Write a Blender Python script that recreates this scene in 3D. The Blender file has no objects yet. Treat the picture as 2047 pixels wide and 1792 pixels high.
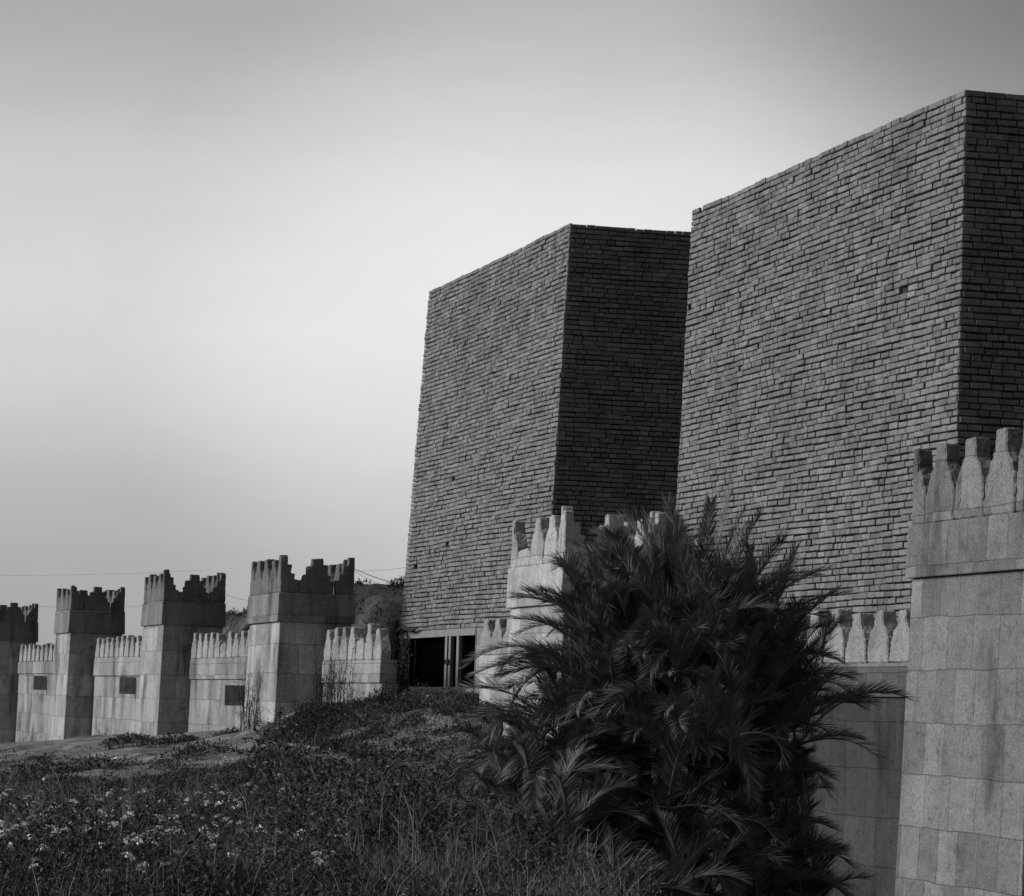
import bpy, math, random
import numpy as np
from mathutils import Vector, Matrix
R = math.radians
random.seed(7); rng = np.random.default_rng(7)
S = bpy.context.scene
COL = S.collection

# ---------------------------------------------------------------- camera
F = 6400.0                                   # focal length for a 2047 px wide frame
cam = bpy.data.objects.new('camera', bpy.data.cameras.new('camera')); COL.objects.link(cam)
cam.data.sensor_width = 36.0; cam.data.lens = F/2047*36
cam.data.clip_start = .5; cam.data.clip_end = 6000
yaw, pitch, roll = math.atan(1743/F), math.atan(519/F), math.atan(.030)
fw = Vector((math.sin(yaw)*math.cos(pitch), math.cos(yaw)*math.cos(pitch), math.sin(pitch)))
rt = fw.cross(Vector((0, 0, 1))).normalized(); up = rt.cross(fw)
r2 = rt*math.cos(roll) + up*math.sin(roll); u2 = up*math.cos(roll) - rt*math.sin(roll)
M = Matrix((r2, u2, -fw)).transposed().to_4x4()
cam.matrix_world = M
S.camera = cam
S.view_settings.view_transform = 'Standard'; S.view_settings.look = 'None'
S.view_settings.exposure = 0; S.view_settings.gamma = 1
def ray(px, py):                             # world direction seen at a point of the 2047x1792 frame
    return (fw*F + r2*(px-1023.5) - u2*(py-896)).normalized()

CY, SY = math.cos(yaw), math.sin(yaw)
lift = lambda d: .00625*d
def cv(x, d):                                # wall plane offset x and distance d -> world x, y
    return x*CY, (d-x*CY*SY)/CY
# ---------------------------------------------------------------- sun and sky
SUN_EL, SUN_AZ = 24, -79                     # azimuth from +Y, clockwise
sd = Vector((math.sin(R(SUN_AZ))*math.cos(R(SUN_EL)), math.cos(R(SUN_AZ))*math.cos(R(SUN_EL)), math.sin(R(SUN_EL))))
sun = bpy.data.objects.new('sun', bpy.data.lights.new('sun', 'SUN')); COL.objects.link(sun)
sun.data.energy = 2.6; sun.data.angle = R(28); sun.data.color = (1, 1, 1)
sun.rotation_euler = sd.to_track_quat('Z', 'Y').to_euler()
W = bpy.data.worlds.new('World'); S.world = W; W.use_nodes = True
nt = W.node_tree; nt.nodes.clear()
def N(t, typ, **kw):
    n = t.nodes.new(typ)
    for k, v in kw.items():
        if k.startswith('i_'):
            n.inputs[int(k[2:]) if k[2:].isdigit() else k[2:].replace('_', ' ')].default_value = v
        else: setattr(n, k, v)
    return n
def L(t, a, b, ai=0, bi=0): t.links.new(a.outputs[ai], b.inputs[bi])
def mth(t, op, a, b=None, clamp=False):
    n = t.nodes.new('ShaderNodeMath'); n.operation = op; n.use_clamp = clamp
    for i, v in enumerate((a, b)):
        if v is None: continue
        if isinstance(v, (int, float)): n.inputs[i].default_value = v
        else: t.links.new(v, n.inputs[i])
    return n.outputs[0]
def ramp(t, fac, stops, interp='LINEAR'):
    n = t.nodes.new('ShaderNodeValToRGB'); n.color_ramp.interpolation = interp
    e = n.color_ramp.elements
    while len(e) < len(stops): e.new(.5)
    for k, (p, v) in enumerate(stops): e[k].position = p; e[k].color = (v, v, v, 1)
    t.links.new(fac, n.inputs[0]); return n.outputs[0]
def noise(t, vec, scale, detail=4, rough=.6, sc=(1, 1, 1)):
    mp = N(t, 'ShaderNodeMapping'); mp.inputs['Scale'].default_value = sc; t.links.new(vec, mp.inputs[0])
    n = N(t, 'ShaderNodeTexNoise'); n.inputs['Scale'].default_value = scale; n.inputs['Detail'].default_value = detail
    n.inputs['Roughness'].default_value = rough; L(t, mp, n); return n.outputs[0]
tc = N(nt, 'ShaderNodeTexCoord'); sp = N(nt, 'ShaderNodeSeparateXYZ'); L(nt, tc, sp)
lum = ramp(nt, sp.outputs[2], [(0, .35), (.0436, .39), (.073, .49), (.105, .66), (.139, .65), (.167, .57), (.19, .47), (.21, .40), (.26, .33), (.6, .15), (1, .10)], 'B_SPLINE')
def blob(px, py, lo, hi):
    d = ray(px, py)
    v = N(nt, 'ShaderNodeVectorMath', operation='DOT_PRODUCT'); L(nt, tc, v); v.inputs[1].default_value = d
    m = N(nt, 'ShaderNodeMapRange', interpolation_type='SMOOTHSTEP'); nt.links.new(v.outputs['Value'], m.inputs[0])
    m.inputs[1].default_value = math.cos(R(lo)); m.inputs[2].default_value = math.cos(R(hi)); return m.outputs[0]
glow = mth(nt, 'MULTIPLY', blob(1150, 700, 8.5, 0), .15)
lum = mth(nt, 'ADD', lum, glow)
dark = mth(nt, 'SUBTRACT', 1, mth(nt, 'MULTIPLY', blob(2500, -400, 11, 1), .55))
lum = mth(nt, 'MULTIPLY', lum, dark)
back = ramp(nt, mth(nt, 'ADD', mth(nt, 'MULTIPLY', sp.outputs[1], .5), .5), [(0, .25), (.45, .38), (.8, 1), (1, 1)])
lum = mth(nt, 'MULTIPLY', lum, back)
sky = N(nt, 'ShaderNodeTexSky', sky_type='NISHITA', sun_disc=False, sun_elevation=R(SUN_EL), sun_rotation=R(SUN_AZ))
bw = N(nt, 'ShaderNodeRGBToBW'); L(nt, sky, bw)
tot = mth(nt, 'ADD', lum, mth(nt, 'MULTIPLY', bw.outputs[0], .006))
cl = noise(nt, tc.outputs[0], 9, 6, .6, (1, 1, 3.5)); tot = mth(nt, 'MULTIPLY', tot, ramp(nt, cl, [(.25, .955), (.75, 1.045)]))
bg = N(nt, 'ShaderNodeBackground'); nt.links.new(tot, bg.inputs[0]); bg.inputs[1].default_value = 1.0
wo = N(nt, 'ShaderNodeOutputWorld'); L(nt, bg, wo)

# ---------------------------------------------------------------- helpers
def tag(o, label=None, cat=None, group=None, kind=None):
    if label: o['label'] = label
    if cat: o['category'] = cat
    if group: o['group'] = group
    if kind: o['kind'] = kind
    return o
def empty(name, loc, label, cat, group=None):
    o = bpy.data.objects.new(name, None); COL.objects.link(o); o.location = loc
    o.empty_display_size = .3
    return tag(o, label, cat, group)
def link(name, me, mat=None, parent=None):
    o = bpy.data.objects.new(name, me); COL.objects.link(o)
    if mat: me.materials.append(mat)
    if parent:
        o.parent = parent; o.matrix_parent_inverse = Matrix.Translation(-Vector(parent.location))
    return o
class MB:                                     # gathers boxes, prisms and tubes into one mesh
    def __init__(s): s.v = []; s.f = []
    def add(s, vs, fs):
        n = len(s.v); s.v += [tuple(p) for p in vs]; s.f += [tuple(n+i for i in f) for f in fs]
    def hexa(s, p):                           # 8 points: bottom ring of 4, top ring of 4
        s.add(p, [(3,2,1,0), (4,5,6,7), (0,1,5,4), (1,2,6,5), (2,3,7,6), (3,0,4,7)])
    def box(s, x0, x1, y0, y1, z0, z1, bt=0, j=0):   # bt: batter, each side leans in by bt per metre above z0
        d = bt*(z1-z0); g = lambda: random.uniform(-j, j)
        s.hexa([(x0+g(),y0+g(),z0), (x1+g(),y0+g(),z0), (x1+g(),y1+g(),z0), (x0+g(),y1+g(),z0),
                (x0+d+g(),y0+d+g(),z1+g()), (x1-d+g(),y0+d+g(),z1+g()), (x1-d+g(),y1-d+g(),z1+g()), (x0+d+g(),y1-d+g(),z1+g())])
    def tube(s, pts, rad, n=6):
        m = len(pts); base = len(s.v)
        for i, p in enumerate(pts):
            p = Vector(p); a = Vector(pts[max(i-1,0)]); b = Vector(pts[min(i+1,m-1)])
            t = (b-a).normalized(); q = t.cross(Vector((.13,.2,1)))
            if q.length < 1e-3: q = t.cross(Vector((1,0,0)))
            q.normalize(); w = t.cross(q); r = rad[i] if hasattr(rad, '__len__') else rad
            for k in range(n):
                c = 2*math.pi*k/n; s.v.append(tuple(p + (q*math.cos(c)+w*math.sin(c))*r))
        for i in range(m-1):
            for k in range(n):
                s.f.append((base+i*n+k, base+i*n+(k+1)%n, base+(i+1)*n+(k+1)%n, base+(i+1)*n+k))
        s.f.append(tuple(base+k for k in range(n))[::-1]); s.f.append(tuple(base+(m-1)*n+k for k in range(n)))
    def build(s, name, mat, parent=None, bevel=0, seg=2):
        me = bpy.data.meshes.new(name); me.from_pydata(s.v, [], s.f); me.update()
        o = link(name, me, mat, parent)
        if bevel:
            b = o.modifiers.new('bevel', 'BEVEL'); b.width = bevel; b.segments = seg; b.limit_method = 'ANGLE'
        return o
def npmesh(name, v, f, mat, parent=None, smooth=False):
    v = np.asarray(v, dtype=np.float32).reshape(-1, 3); f = np.asarray(f, dtype=np.int32); k = f.shape[1]
    me = bpy.data.meshes.new(name); me.vertices.add(len(v)); me.vertices.foreach_set('co', v.ravel())
    me.loops.add(f.size); me.loops.foreach_set('vertex_index', f.ravel())
    me.polygons.add(len(f)); me.polygons.foreach_set('loop_start', np.arange(0, f.size, k, dtype=np.int32))
    me.polygons.foreach_set('loop_total', np.full(len(f), k, dtype=np.int32))
    if smooth: me.polygons.foreach_set('use_smooth', np.ones(len(f), dtype=bool))
    me.update(calc_edges=True); me.validate()
    return link(name, me, mat, parent)
def sm(t):
    t = np.clip(t, 0, 1); return t*t*(3-2*t)
_g = rng.random((64, 64))
def vnoise(x, y):                             # value noise, tileable over 64
    x = np.asarray(x, float); y = np.asarray(y, float)
    xi = np.floor(x).astype(int); yi = np.floor(y).astype(int); fx = sm(x-xi); fy = sm(y-yi)
    a = _g[xi%64, yi%64]; b = _g[(xi+1)%64, yi%64]; c = _g[xi%64, (yi+1)%64]; d = _g[(xi+1)%64, (yi+1)%64]
    return (a*(1-fx)+b*fx)*(1-fy) + (c*(1-fx)+d*fx)*fy - .5

# ---------------------------------------------------------------- materials
def mat_new(name, rough=.95):
    m = bpy.data.materials.new(name); m.use_nodes = True; t = m.node_tree
    b = t.nodes['Principled BSDF']; b.inputs['Roughness'].default_value = rough
    b.inputs['Specular IOR Level'].default_value = .15
    return m, t, b
def gray(t, val, sock):
    c = N(t, 'ShaderNodeCombineColor'); [t.links.new(val, c.inputs[i]) for i in range(3)]; t.links.new(c.outputs[0], sock)
def mat_stone(name, base, row=1.0, rowz=-.05, width=.92, joints=True, streak=.5):
    m, t, b = mat_new(name)
    g = N(t, 'ShaderNodeNewGeometry'); P = g.outputs['Position']
    s = N(t, 'ShaderNodeSeparateXYZ'); t.links.new(P, s.inputs[0])
    u = mth(t, 'ADD', s.outputs[0], s.outputs[1])
    wob = mth(t, 'MULTIPLY', mth(t, 'SUBTRACT', noise(t, P, .45, 2), .5), .16)
    z = mth(t, 'ADD', mth(t, 'SUBTRACT', s.outputs[2], rowz-20*row), wob)
    c = N(t, 'ShaderNodeCombineXYZ'); t.links.new(u, c.inputs[0]); t.links.new(z, c.inputs[1])
    br = N(t, 'ShaderNodeTexBrick'); L(t, c, br)
    br.inputs['Scale'].default_value = 1; br.inputs['Brick Width'].default_value = width; br.inputs['Row Height'].default_value = row
    br.inputs['Mortar Size'].default_value = .012; br.inputs['Mortar Smooth'].default_value = .6; br.offset = .43; br.squash = 1.3; br.squash_frequency = 3
    br.inputs['Color1'].default_value = (.74,)*3+(1,); br.inputs['Color2'].default_value = (1.14,)*3+(1,); br.inputs['Mortar'].default_value = (.70,)*3+(1,)
    bwn = N(t, 'ShaderNodeRGBToBW'); L(t, br, bwn)
    n1 = noise(t, P, 1.1, 5, .65, (1, .5, .35))
    n2 = noise(t, P, 2.0, 3, .55, (1, .42, .16))             # vertical run-off stains
    n3 = noise(t, P, 22, 5, .75)
    n4 = noise(t, P, 60, 3, .75)
    n6 = noise(t, P, 7, 5, .75, (1, .5, .8))
    st0 = ramp(t, n6, [(.32, .68), (.46, 1), (.7, 1.1)])
    st = ramp(t, n2, [(.30, 1-streak), (.46, .97), (.8, 1.08)])
    v = mth(t, 'MULTIPLY', ramp(t, n1, [(.25, .72), (.5, 1), (.75, 1.18)]), st)
    v = mth(t, 'MULTIPLY', v, ramp(t, n3, [(.28, .50), (.5, 1), (.72, 1.42)]))
    v = mth(t, 'MULTIPLY', v, ramp(t, n4, [(.28, .5), (.5, 1), (.72, 1.5)]))
    n5 = noise(t, P, .8, 6, .7, (1, .4, 1))
    v = mth(t, 'MULTIPLY', v, ramp(t, n5, [(.30, .62), (.44, .95), (.6, 1.05)]))
    if joints: v = mth(t, 'MULTIPLY', v, bwn.outputs[0])
    v = mth(t, 'MULTIPLY', v, st0)
    v = mth(t, 'MULTIPLY', v, base*1.05)
    gray(t, v, b.inputs['Base Color'])
    h = mth(t, 'ADD', mth(t, 'MULTIPLY', n3, .5), mth(t, 'MULTIPLY', n1, .6))
    h = mth(t, 'ADD', h, mth(t, 'MULTIPLY', n4, .25))
    if joints: h = mth(t, 'SUBTRACT', h, mth(t, 'MULTIPLY', br.outputs['Fac'], .7))
    bp = N(t, 'ShaderNodeBump'); bp.inputs['Strength'].default_value = .8; bp.inputs['Distance'].default_value = .07
    t.links.new(h, bp.inputs['Height']); L(t, bp, b, 0, b.inputs.find('Normal'))
    return m
def mat_rand(name, lo, hi, nscale=8, rough=.9, contrast=.5, fine=60, spec=.15, trans=0, bump=.02):
    m, t, b = mat_new(name, rough); b.inputs['Specular IOR Level'].default_value = spec
    g = N(t, 'ShaderNodeNewGeometry')
    r = N(t, 'ShaderNodeMapRange'); t.links.new(g.outputs['Random Per Island'], r.inputs[0])
    r.inputs[3].default_value = lo; r.inputs[4].default_value = hi
    v = mth(t, 'MULTIPLY', r.outputs[0], ramp(t, noise(t, g.outputs['Position'], nscale, 4, .65), [(.25, 1-contrast), (.5, 1), (.75, 1+contrast)]))
    if fine: v = mth(t, 'MULTIPLY', v, ramp(t, noise(t, g.outputs['Position'], fine, 3, .7), [(.28, .5), (.5, 1), (.72, 1.5)]))
    gray(t, v, b.inputs['Base Color'])
    if bump:
        bp = N(t, 'ShaderNodeBump'); bp.inputs['Strength'].default_value = .8; bp.inputs['Distance'].default_value = bump
        t.links.new(noise(t, g.outputs['Position'], fine or 20, 4, .7), bp.inputs['Height']); L(t, bp, b, 0, b.inputs.find('Normal'))
    return m
STONE = mat_stone('pale_limestone', .43, streak=.58)
STONE_D = mat_stone('weathered_limestone', .36, streak=.55)
MERLON = mat_stone('merlon_limestone', .40, joints=False, streak=.35)
def mat_brick():
    m = mat_rand('mud_brick', .19, .29, 2.2, contrast=.25, fine=32, bump=.03)
    t = m.node_tree; b = t.nodes['Principled BSDF']; old = b.inputs['Base Color'].links[0].from_socket
    g = N(t, 'ShaderNodeNewGeometry'); mix = N(t, 'ShaderNodeVectorMath', operation='MULTIPLY'); t.links.new(old, mix.inputs[0])
    f = mth(t, 'MULTIPLY', ramp(t, noise(t, g.outputs['Position'], .35, 4, .6), [(.3, .84), (.5, 1), (.7, 1.10)]), ramp(t, noise(t, g.outputs['Position'], .9, 4, .6, (1, 1, .22)), [(.3, .84), (.48, 1), (.7, 1.06)]))
    c = N(t, 'ShaderNodeCombineXYZ'); [t.links.new(f, c.inputs[i]) for i in range(3)]; L(t, c, mix, 0, 1); t.links.new(mix.outputs[0], b.inputs['Base Color'])
    return m
STONE_B = mat_stone('grey_limestone', .27, streak=.55); STONE_M = mat_stone('bright_limestone', .50, streak=.35); STONE_R = mat_stone('shade_toned_limestone', .085, streak=.6)  # STONE_R: shade low in the recess, put into the stone colour
STONE_L = mat_stone('half_shade_limestone', .15, streak=.6); CAPM = mat_stone('weathered_cap_stone', .25, streak=.5); MERD = mat_stone('dark_merlon_stone', .19, joints=False, streak=.4)  # STONE_L: ledge tone with partial recess shade painted in
BRICK = mat_brick()
MORTAR = mat_rand('mud_mortar', .05, .05, 3, contrast=.3, fine=30)
CONC = mat_rand('painted_metal_frame', .27, .33, 5, contrast=.25, fine=40, rough=.7)
DARK = mat_rand('dark_interior', .002, .002, 3, fine=0, bump=0, spec=0)
LEAF = mat_rand('palm_leaf', .10, .24, 3, rough=.7, contrast=.4, fine=0, spec=.25, bump=0)
LEAF_DRY = mat_rand('dry_palm_leaf', .16, .38, 3, rough=.7, contrast=.4, fine=0, bump=0)
BARK = mat_rand('palm_bark', .05, .12, 6, contrast=.5, fine=30)
GRASS = mat_rand('weed_leaf', .025, .12, .55, contrast=.75, fine=0, bump=0)
STRAW = mat_rand('dry_stalk', .10, .30, .6, contrast=.5, fine=0, bump=0)
FLOWER = mat_rand('flower_head', .6, .95, 2, contrast=.3, fine=60, bump=0)
SHRUB = mat_rand('shrub_leaf', .02, .08, 2, contrast=.5, fine=0, bump=0)
VINE = mat_rand('dead_vine', .015, .05, 9, contrast=.5, fine=40)
CABLE = mat_rand('cable_rubber', .09, .09, 1, fine=0, bump=0)
LITTER = mat_rand('pale_scrap', .85, .9, 4, fine=0, contrast=.1, bump=0)
def mat_ground(name, a, c):
    m, t, b = mat_new(name); g = N(t, 'ShaderNodeNewGeometry'); P = g.outputs['Position']
    v = ramp(t, noise(t, P, .5, 6, .62), [(.35, a*.55), (.5, a), (.62, c)])
    v = mth(t, 'MULTIPLY', v, ramp(t, noise(t, P, 9, 5, .75), [(.25, .55), (.5, 1), (.75, 1.45)]))
    v = mth(t, 'MULTIPLY', v, ramp(t, noise(t, P, 45, 3, .75), [(.25, .6), (.5, 1), (.75, 1.4)]))
    gray(t, v, b.inputs['Base Color'])
    bp = N(t, 'ShaderNodeBump'); bp.inputs['Strength'].default_value = 1; bp.inputs['Distance'].default_value = .12
    t.links.new(noise(t, P, 7, 6, .75), bp.inputs['Height']); L(t, bp, b, 0, b.inputs.find('Normal'))
    return m
EARTH = mat_ground('dry_earth', .26, .42); SLOPE = mat_ground('scrub_slope', .08, .16)

# ---------------------------------------------------------------- terrain
def hgt(x, y, rough=True):
    x = np.asarray(x, float); y = np.asarray(y, float); y = y*CY+x*SY; x = x/CY
    z = -1.6 - .58*sm(y/30) - 1.15*sm((y-136)/18) - 1.0*sm((y-156)/24) - 2.2*sm((y-185)/90)
    z = z + 1.68*sm((x-17.5)/6.3)*sm((y-70)/27)*(1-sm((y-103)/8)*(1-sm((x-23.2)/1.5)))
    hill = sm((y-111.5)/9)*sm((x-24.6)/3.0)
    pxn = x*F/np.maximum(y, 1)-720; z = z - 46*np.clip(1-pxn/470, 0, 1.6)**1.2*y/F*sm((y-45)/35)*(y < 400)
    ridge = 3.75 - .9*sm((y-118)/40) - 3.4*sm((y-150)/45)
    z = z*(1-hill) + hill*ridge
    pit = sm((x-(11.2+(y-40)*.16))/3.5)*(1-sm((y-72)/20))
    z = z - 3.5*pit
    if rough:
        z = z + .30*vnoise(x*.35, y*.35) + .16*vnoise(x*1.1+9, y*1.1) + .04*vnoise(x*3.1, y*3.1+5)
        z = z + hill*(.45*vnoise(x*.8+3, y*.5)+.25*vnoise(x*2.1, y*1.4+7))
    return z + .00625*np.clip(y, 0, 200)
def axis(bps):
    out = []
    for a, b, n in bps: out += list(np.linspace(a, b, n, endpoint=False))
    return np.array(out + [bps[-1][1]])
def terrain():
    xs = axis([(-900,-60,24), (-60,-2,30), (-2,36,190), (36,120,24), (120,900,20)])
    ys = axis([(-120,26,24), (26,130,420), (130,210,120), (210,400,24), (400,3000,20)])
    X, Y = np.meshgrid(xs, ys, indexing='ij'); Z = hgt(X, Y)
    n, m = X.shape; V = np.stack([X, Y, Z], -1).reshape(-1, 3)
    i, j = np.meshgrid(np.arange(n-1), np.arange(m-1), indexing='ij'); a = (i*m+j).ravel()
    Fc = np.stack([a, a+m, a+m+1, a+1], -1)
    cx = V[Fc].mean(1); dd = cx[:,1]*CY+cx[:,0]*SY; ish = (dd > 105) & (cx[:,0] > 24.7*CY) & (dd < 230) & (cx[:,0] < 90)
    o = npmesh('ground', V, Fc[~ish], EARTH, smooth=True); tag(o, kind='structure')
    o = npmesh('hill', V, Fc[ish], SLOPE, smooth=True); tag(o, kind='structure')
terrain()

# ---------------------------------------------------------------- crenellated stonework
ERODE = bpy.data.textures.new('erosion', 'CLOUDS'); ERODE.noise_scale = .11; ERODE.noise_depth = 3
def merlon_profile(w, h, style=0):
    """stepped outline (half), base to top: list of (half width, height)"""
    j = lambda a: a*random.uniform(.94, 1.06)
    k = [(.5, 0), (.5, .36), (.40, .36), (.40, .53), (.305, .53), (.305, .78), (.165, .78), (.165, 1.0)]
    if style: k = [(.5, 0), (.5, .30), (.46, .46), (.41, .50), (.36, .62), (.27, .68), (.20, .76), (.165, 1.0)]
    return [(j(a)*w, b*h*random.uniform(.985, 1.015)) for a, b in k]
def merlon(parent, x, y, z, w, h, axis_, th, style=0, half=0, side=1, broken=False, mat=None, lean=0):
    """one merlon; its width runs along axis_ ('x' or 'y'); thickness th goes inwards (side = +1/-1)"""
    L_ = merlon_profile(w, h, style); R_ = merlon_profile(w, h, style)
    if broken: L_ = L_[:4] + [(L_[4][0], h*.62)]; R_ = R_[:3] + [(R_[3][0], h*.55)]
    ls = [(-a, b) for a, b in L_] if half != 1 else [(0, 0), (0, L_[-1][1])]
    rs = [(a, b) for a, b in R_] if half != -1 else [(0, 0), (0, R_[-1][1])]
    out = rs + ls[::-1]; n = len(out)
    vs = []
    for d in (0, th*side):
        for a, b in out:
            tp = .02*b/h*side*(1 if d == 0 else -1)
            j1, j2 = random.uniform(-.006, .006), random.uniform(-.006, .006)
            vs.append((x+d+tp+lean*b, y+a+j1, z+b+j2) if axis_ == 'y' else (x+a+j1, y+d+tp, z+b+j2))
    mb = MB(); f = [tuple(range(n))[::-1], tuple(range(n, 2*n))] + [(i, (i+1)%n, n+(i+1)%n, n+i) for i in range(n)]
    if (axis_ == 'y') != (side < 0): f = [q[::-1] for q in f]
    mb.add(vs, f); o = mb.build('merlon', mat or MERLON, parent, bevel=.03, seg=1)
    sb = o.modifiers.new('s', 'SUBSURF'); sb.subdivision_type = 'SIMPLE'; sb.levels = sb.render_levels = 3
    dp = o.modifiers.new('d', 'DISPLACE'); dp.texture = ERODE; dp.texture_coords = 'GLOBAL'; dp.strength = .05; dp.mid_level = .5
    return o
def castle_tower(x0, x1, y0, y1, zb, zc, capz, mh, label, back=True, nx=2, ny=4, group='crenellated stone towers along the wall', mat=None, hs=None, mmat=None, capm=None):
    lf_ = lift(y0)
    _, y1 = cv(x0, y1); w_ = (x1-x0)/CY; x0, y0 = cv(x0, y0); x1 = x0+w_
    t = empty('stone_tower', ((x0+x1)/2, (y0+y1)/2, zb), label, 'tower', group); mat = mat or STONE
    bt = .028; H = zc-zb; e = bt*H
    mb = MB(); mb.box(x0-e+.07, x1+e-.07, y0-e+.07, y1+e-.07, zb-.6, zc, bt); mb.build('shaft', mat, t, bevel=.03)
    mb = MB(); mb.box(x0-.02, x1+.02, y0-.02, y1+.02, zc+.003, capz, .03); mb.build('cap', capm or mat, t, bevel=.025)
    d = .03*(capz-zc); a0, a1, b0, b1 = x0+d+.01, x1-d-.01, y0+d+.01, y1-d-.01; th = .34
    z = capz+.003
    px = (a1-a0)/nx; py = (b1-b0)/ny
    for s, yy in ((1, b0), (-1, b1)):         # front and back rows (run along x)
        if s < 0 and not back: continue
        for i in range(nx+1):
            hh = mh*random.uniform(.95, 1.04)
            if i == 0: merlon(t, a0, yy, z, px*.98, hh*1.05, 'x', th, half=1, side=s, mat=mmat)
            elif i == nx: merlon(t, a1, yy, z, px*.98, hh*1.05, 'x', th, half=-1, side=s, mat=mmat)
            else: merlon(t, a0+i*px, yy, z, px*.94, hh, 'x', th, side=s, mat=mmat)
    for s, xx in ((1, a0), (-1, a1)):         # left and right rows (run along y)
        for i in range(ny+1):
            hh = mh*(hs[i % len(hs)] if hs else random.uniform(.88, 1.05))
            if i in (0, ny):
                if not back and i == ny and s < 0: continue
                if i == 0: merlon(t, xx+.004*s, b0+th, z, py*.5, hh*1.03, 'y', th, style=1, half=1, side=s, lean=.0, mat=mmat)
                else: merlon(t, xx+.004*s, b1-th*.2, z, py*.9, hh, 'y', th, style=1, half=-1, side=s, mat=mmat)
            else: merlon(t, xx, b0+i*py, z, py*.95, hh, 'y', th, style=1, side=s, broken=(hh/mh < .7), mat=mmat)
    t.location.z += lf_
    return t
castle_tower(22.10, 24.70, 110, 115.5, -2.3, 2.02, 3.03, 1.2, 'stone tower with three stepped merlons facing us, left of the gate gap', ny=4, back=False, capm=CAPM, mmat=MERD)
castle_tower(22.08, 24.68, 134, 139.4, -3.0, 2.2, 3.18, 1.2, 'second stone tower left of the gate, between two wall stretches with dark square slabs', ny=4, back=False, capm=CAPM, mmat=MERD)
castle_tower(20.9, 23.5, 153.8, 159.1, -4.6, 2.0, 3.1, 1.1, 'smaller distant stone tower, second from the left edge of the photo', ny=3, capm=CAPM, mmat=MERD)
castle_tower(19.5, 22.15, 176, 181.5, -6.5, 1.72, 2.8, 1.0, 'farthest stone tower, cut off by the left edge of the photo', ny=3, capm=CAPM, mmat=MERD)
castle_tower(23.4, 26.1, 80.9, 86.0, -3.4, 2.15, 3.22, 1.27, 'pale crenellated tower standing behind the date palm, right of the gate doors', ny=4, back=False, hs=[1.08, .97, .97, .62, 1.0], mat=STONE_M, mmat=STONE_M)
castle_tower(24.75, 27.4, 56.9, 62.4, -6.6, 2.38, 3.42, 1.6, 'large pale tower of big stone slabs at the right edge of the photo', ny=4, back=False, hs=[1.0, .98, .95, .93, .93], mat=STONE_B, mmat=STONE_B)

def curtain(xa, ya, xb, yb, zb, ztop, mh, pitch, label, block=None, broken=(), cat='wall', mat=None, low=None):
    """wall running in depth from (xa,ya) to (xb,yb), yb > ya; its outer face looks left"""
    mat = mat or STONE_D; cvy = lambda d: cv(xa0, d)[1]; xa0 = xa; lf_ = lift((ya+yb)/2)
    xa, ya = cv(xa, ya); xb, yb = cv(xb, yb)
    t = empty('crenellated_wall', ((xa+xb)/2, (ya+yb)/2, zb), label, cat, 'crenellated curtain walls'); th = .55
    Ln = yb-ya; fx = lambda y: xa+(xb-xa)*(y-ya)/Ln
    def slab(z0, z1, off0, off1, name, y0=ya, y1=yb):
        mb = MB(); mb.hexa([(fx(y0)+off0, y0, z0), (fx(y0)+th+off0, y0, z0), (fx(y1)+th+off0, y1, z0), (fx(y1)+off0, y1, z0),
                 (fx(y0)+off1, y0, z1), (fx(y0)+th+off1, y0, z1), (fx(y1)+th+off1, y1, z1), (fx(y1)+off1, y1, z1)])
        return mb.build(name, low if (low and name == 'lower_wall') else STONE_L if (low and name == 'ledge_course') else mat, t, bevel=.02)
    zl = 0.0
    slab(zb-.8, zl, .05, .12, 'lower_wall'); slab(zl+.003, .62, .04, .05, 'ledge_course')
    slab(.623, ztop-mh*.62, .055, .06, 'upper_course')
    n = max(1, int(round(Ln/pitch))); p = Ln/n; z = ztop-mh*.62+.003
    for i in range(n):
        y = ya+(i+.5)*p; br = i in broken
        merlon(t, fx(y)+.062, y, z, p*.90, mh*random.uniform(.9, 1.06)*(1), 'y', .36, style=1, broken=br)
    if block:
        for (by, bz, bs) in block:
            by = cvy(by); mb = MB(); x = fx(by)+.1; mb.box(x-bs*.82-.1, x+.1, by, by+.16, bz-bs, bz, 0, .008)
            mb.build('projecting_slab', mat, t, bevel=.015)
    t.location.z += lf_
    return t
curtain(23.70, 101.8, 23.62, 109.95, -2.0, 1.42, 1.1, 1.25, 'short ruined crenellated wall nearest the gate opening', broken=(2,))
curtain(23.50, 115.6, 23.25, 133.9, -2.9, 1.50, 1.05, 1.3, 'crenellated wall with a dark square slab, the longest stretch left of the tower nearest the gate', block=[(122.9, -.24, .78)], broken=(4, 9))
curtain(22.7, 139.5, 22.1, 153.7, -4.3, 1.45, .95, 1.25, 'crenellated wall with a dark square slab between the second and third towers from the left', block=[(143.8, -.06, .76)])
curtain(21.95, 159.2, 21.15, 175.9, -5.6, 1.2, .9, 1.3, 'crenellated wall with a small dark square slab, farthest left in the photo', block=[(167.2, -.14, .72)])
curtain(24.6, 86.1, 24.75, 94.0, -2.6, 1.58, 1.05, 1.35, 'pale crenellated wall directly right of the gate doors, partly behind palm fronds', mat=STONE_M)
curtain(25.85, 62.5, 25.85, 80.8, -6.3, 1.42, 1.15, 1.24, 'crenellated wall in the recess between the palm and the large right tower', low=STONE_R, mat=STONE_B)

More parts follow.
